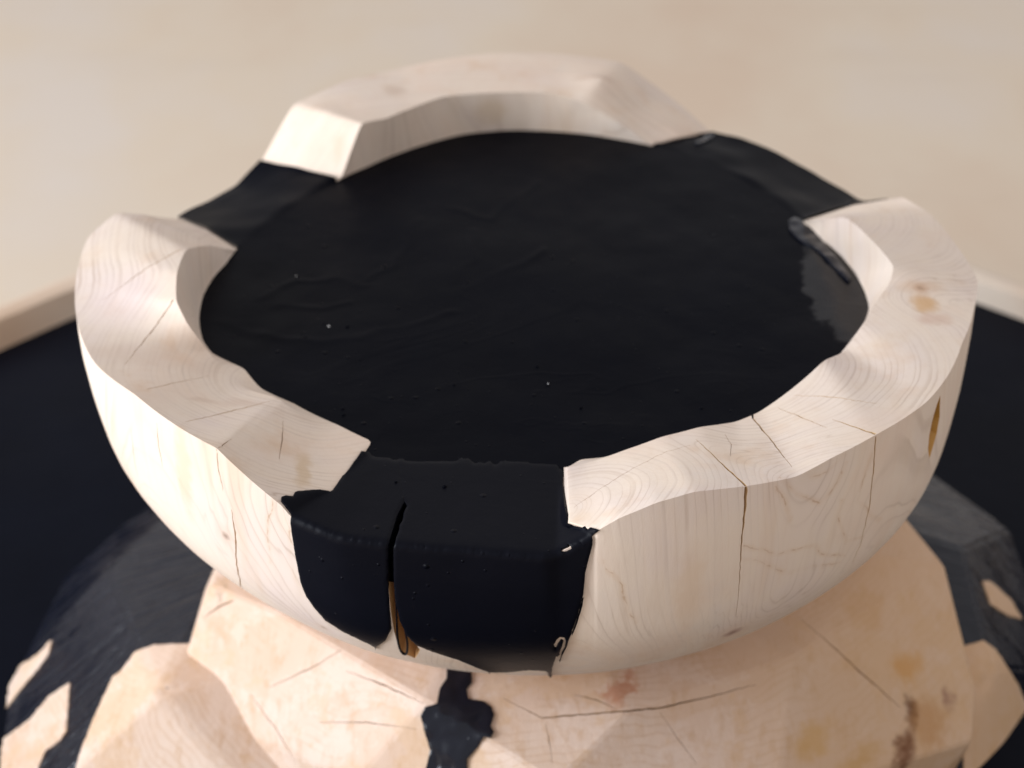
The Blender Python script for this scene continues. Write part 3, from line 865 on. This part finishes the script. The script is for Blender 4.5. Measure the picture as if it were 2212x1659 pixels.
L = [([(1728, 1335), (1800, 1398), (1870, 1462), (1945, 1528)], [.0003, .0009, .0012, .0005]), ([(1088, 1509), (1171, 1551), (1300, 1540), (1421, 1530), (1530, 1506), (1634, 1478)], [.0004, .0010, .0012, .0012, .0008, .0003]),
     ([(1426, 1540), (1460, 1590), (1504, 1650)], [.0003, .0004, .0003]), ([(1180, 1565), (1190, 1620), (1193, 1650)], [.0002, .0004, .0002]), ([(440, 1335), (470, 1312), (505, 1296)], [.0004, .0016, .0008]),
     ([(585, 1484), (686, 1436), (740, 1402)], [.0004, .0008, .0003]), ([(748, 1449), (830, 1480), (915, 1520)], [.0003, .0010, .0005]), ([(540, 1500), (600, 1580), (640, 1650)], [.0003, .0008, .0004]),
     ([(690, 1560), (790, 1560), (900, 1575)], [.0003, .0006, .0003]), ([(1240, 1500), (1290, 1512), (1330, 1530)], [.0003, .0010, .0004])]
for p_, w_ in L:
    b = bmesh.new(); crack_cut(b, p_, [x * .45 for x in w_], .0022, 0, BLOCK_BVH)
    bmesh.ops.recalc_face_normals(b, faces=b.faces[:])
    cm = bpy.data.meshes.new("cut"); b.to_mesh(cm); b.free(); cm.materials.append(me.materials[1])
    co = bpy.data.objects.new("cut", cm); C.objects.link(co)
    md = block.modifiers.new("cut", 'BOOLEAN'); md.object = co; md.operation = 'DIFFERENCE'; md.solver = 'EXACT'; md.material_mode = 'TRANSFER'
    nm = bpy.data.meshes.new_from_object(block.evaluated_get(bpy.context.evaluated_depsgraph_get()))
    block.modifiers.clear()
    print("cut block", len(block.data.polygons), len(nm.polygons))
    if len(nm.polygons) > .97 * len(block.data.polygons):
        for p in nm.polygons: p.use_smooth = False
        block.data = nm
    bpy.data.objects.remove(co)

# shoulder: ring of roots round the block, coated black
random.seed(21)
bm = bmesh.new()
for (q, n) in ((0, 12), (.3, 14), (.55, 15), (.8, 17), (1.0, 19), (1.3, 17)):
    o_ = random.uniform(0, 1)
    for i in range(n):
        a = 2 * math.pi * (i + o_) / n
        ad = math.degrees(a) % 360
        dg = ad - 360
        ro = .283 + .010 * math.sin(a * 3 + 1) + .050 * math.exp(-((ad - 192) / 28) ** 2)
        r = .185 + (ro - .185) * min(1, q) + .012 * max(0, q - 1) / .3; z = -.172 - .013 * q - .068 * min(1, q) ** 2.2 - .08 * max(0, q - 1) / .3
        z -= .10 * max(0, min(1, (dg + 152) / 14)) * max(0, min(1, (-12 - dg) / 14))
        r += random.uniform(-.013, .010) * (q > 0); z += random.uniform(-.013, .009) * (0 < q < 1)
        bm.verts.new((BC[0] + r * math.cos(a), BC[1] + r * math.sin(a), z))
bmesh.ops.convex_hull(bm, input=bm.verts[:])
for v in [v for v in bm.verts if not v.link_faces]: bm.verts.remove(v)
bmesh.ops.dissolve_limit(bm, angle_limit=R(4), verts=bm.verts[:], edges=bm.edges[:])
bmesh.ops.bevel(bm, geom=bm.edges[:], offset=.0020, segments=2, affect='EDGES')
bmesh.ops.triangulate(bm, faces=bm.faces[:])
bmesh.ops.recalc_face_normals(bm, faces=bm.faces[:])
SH_BVH = BVHTree.FromBMesh(bm)
GLOSS = mat_black("glossy_black", 0.22, lumps=.8, streak=.5, base=(0.0036, 0.0050, 0.0115), spec=0.45)
link("root_shoulder", bm_mesh("root_shoulder", bm, True, 12), GLOSS, stump)
def wp(poly, nm="bare_wood", th=.001, rough=.0): return patch(nm, poly, SH_BVH, HEWN, stump, thick=th, step=9, jit=0.9, rough=rough, smooth=0)
wp([(246, 1462), (264, 1449), (293, 1410), (334, 1394), (420, 1392), (540, 1400), (640, 1500), (700, 1730), (150, 1730), (172, 1634), (211, 1537)])
wp([(114, 1384), (104, 1390), (96, 1402), (66, 1427), (50, 1434), (26, 1458), (0, 1489), (-30, 1520), (-30, 1580), (0, 1550), (30, 1512), (57, 1476), (84, 1446), (106, 1414)])
wp([(152, 1476), (106, 1506), (66, 1555), (0, 1603), (-40, 1640), (-40, 1730), (84, 1730), (84, 1659), (101, 1621), (132, 1599), (145, 1580)])
wp([(2121, 1256), (2135, 1256), (2154, 1270), (2185, 1300), (2206, 1338), (2180, 1332), (2138, 1306)])
wp([(2080, 1397), (2123, 1384), (2150, 1405), (2170, 1436), (2195, 1475), (2215, 1520), (2230, 1600), (2230, 1730), (2080, 1730)])
patch("resin_run", [(966, 1425), (1018, 1425), (1020, 1475), (1008, 1490), (1012, 1512), (1045, 1517), (1062, 1528), (1068, 1545), (1060, 1570), (1067, 1582), (1060, 1596), (1045, 1592), (1034, 1612), (1010, 1640), (1008, 1735), (905, 1735), (930, 1620), (920, 1585),
    (911, 1545), (920, 1526), (944, 1520), (950, 1490), (965, 1465)], BLOCK_BVH, WET, stump, thick=.0008, step=5, rough=.0016)

# ================================================================= BASIN with black pool
basin = empty("wooden_basin", "huge blurred pale wooden basin holding a flat pool of black resin beneath the stump", "basin", None)
BX, BY = .026, -.012
bm = bmesh.new(); NB = 160
pr_ = [(.10, -.40), (.40, -.38), (.50, -.31), (.524, -.27), (.529, -.250), (.531, -.236), (.533, -.230), (.541, -.227), (.549, -.229), (.555, -.236), (.560, -.26), (.55, -.33), (.47, -.41), (.30, -.448), (.10, -.4505)]
rows_ = []
for k, (r, z) in enumerate(pr_):
    rw = []
    for i in range(NB):
        a = 2 * math.pi * i / NB
        wv = .004 * noise.noise(Vector((math.cos(a) * 3, math.sin(a) * 3, k * .2))) + .0025 * noise.noise(Vector((math.cos(a) * 9, math.sin(a) * 9, k * .4)))
        rw.append(bm.verts.new((BX + (r + wv) * math.cos(a), BY + (r + wv) * math.sin(a), z + wv * .8)))
    rows_.append(rw)
for a, b in zip(rows_, rows_[1:]):
    for i in range(NB):
        j = (i + 1) % NB; bm.faces.new((a[i], a[j], b[j], b[i]))
bm.faces.new(rows_[0]); bm.faces.new(list(reversed(rows_[-1])))
t = NT("basin_wood"); P = t.pos()
bc_ = t.ramp(t.noise(P, 5, 3), [(.35, (0.66, 0.47, 0.33)), (.65, (0.78, 0.66, 0.54))])
bc_ = t.mix(t.rng(t.noise(P, 9, 2), .58, .66, 0, .5), bc_, (0.50, 0.48, 0.40))
t.put(t.b.inputs["Base Color"], bc_); t.b.inputs["Roughness"].default_value = .6
t.bump(t.noise(P, 150, 3), .3, .001)
link("basin_body", bm_mesh("basin_body", bm, True, 40), t.mat, basin)
bm = bmesh.new()
grid = []
for k in range(1, 21):
    r = .534 * k / 20
    grid.append([bm.verts.new((BX + r * math.cos(2 * math.pi * i / NB), BY + r * math.sin(2 * math.pi * i / NB), -.250)) for i in range(NB)])
c_ = bm.verts.new((BX, BY, -.25))
for i in range(NB):
    j = (i + 1) % NB; bm.faces.new((c_, grid[0][i], grid[0][j]))
    for a, b in zip(grid, grid[1:]): bm.faces.new((a[i], b[i], b[j], a[j]))
POOLM = mat_black("pool_black", 0.40, lumps=.5, base=(0.0026, 0.0036, 0.0080), spec=.08)
link("resin_pool", bm_mesh("resin_pool", bm), POOLM, basin)

# ================================================================= FLOOR
bm = bmesh.new()
ext = 14; N = 40
vg = [[bm.verts.new((-ext + 2 * ext * i / N, -ext + 2 * ext * j / N, -.452)) for i in range(N + 1)] for j in range(N + 1)]
for j in range(N):
    for i in range(N): bm.faces.new((vg[j][i], vg[j][i + 1], vg[j + 1][i + 1], vg[j + 1][i]))
t = NT("floor_plywood"); P = t.pos()
n1 = t.noise(t.scalev(P, (1, .6, 1)), 2.2, 4, .55)
fc = t.ramp(n1, [(.35, (0.70, 0.555, 0.425)), (.5, (0.735, 0.62, 0.49)), (.65, (0.73, 0.64, 0.55))])
n2 = t.noise(t.scalev(P, (.35, 1, 1)), 9, 3, .6)
fc = t.mix(t.rng(n2, .55, .75, 0, .10), fc, (0.55, 0.44, 0.34))
t.put(t.b.inputs["Base Color"], fc); t.b.inputs["Roughness"].default_value = .7
t.b.inputs["Specular IOR Level"].default_value = .2
floor = link("floor", bm_mesh("floor", bm), t.mat, None, 'structure')
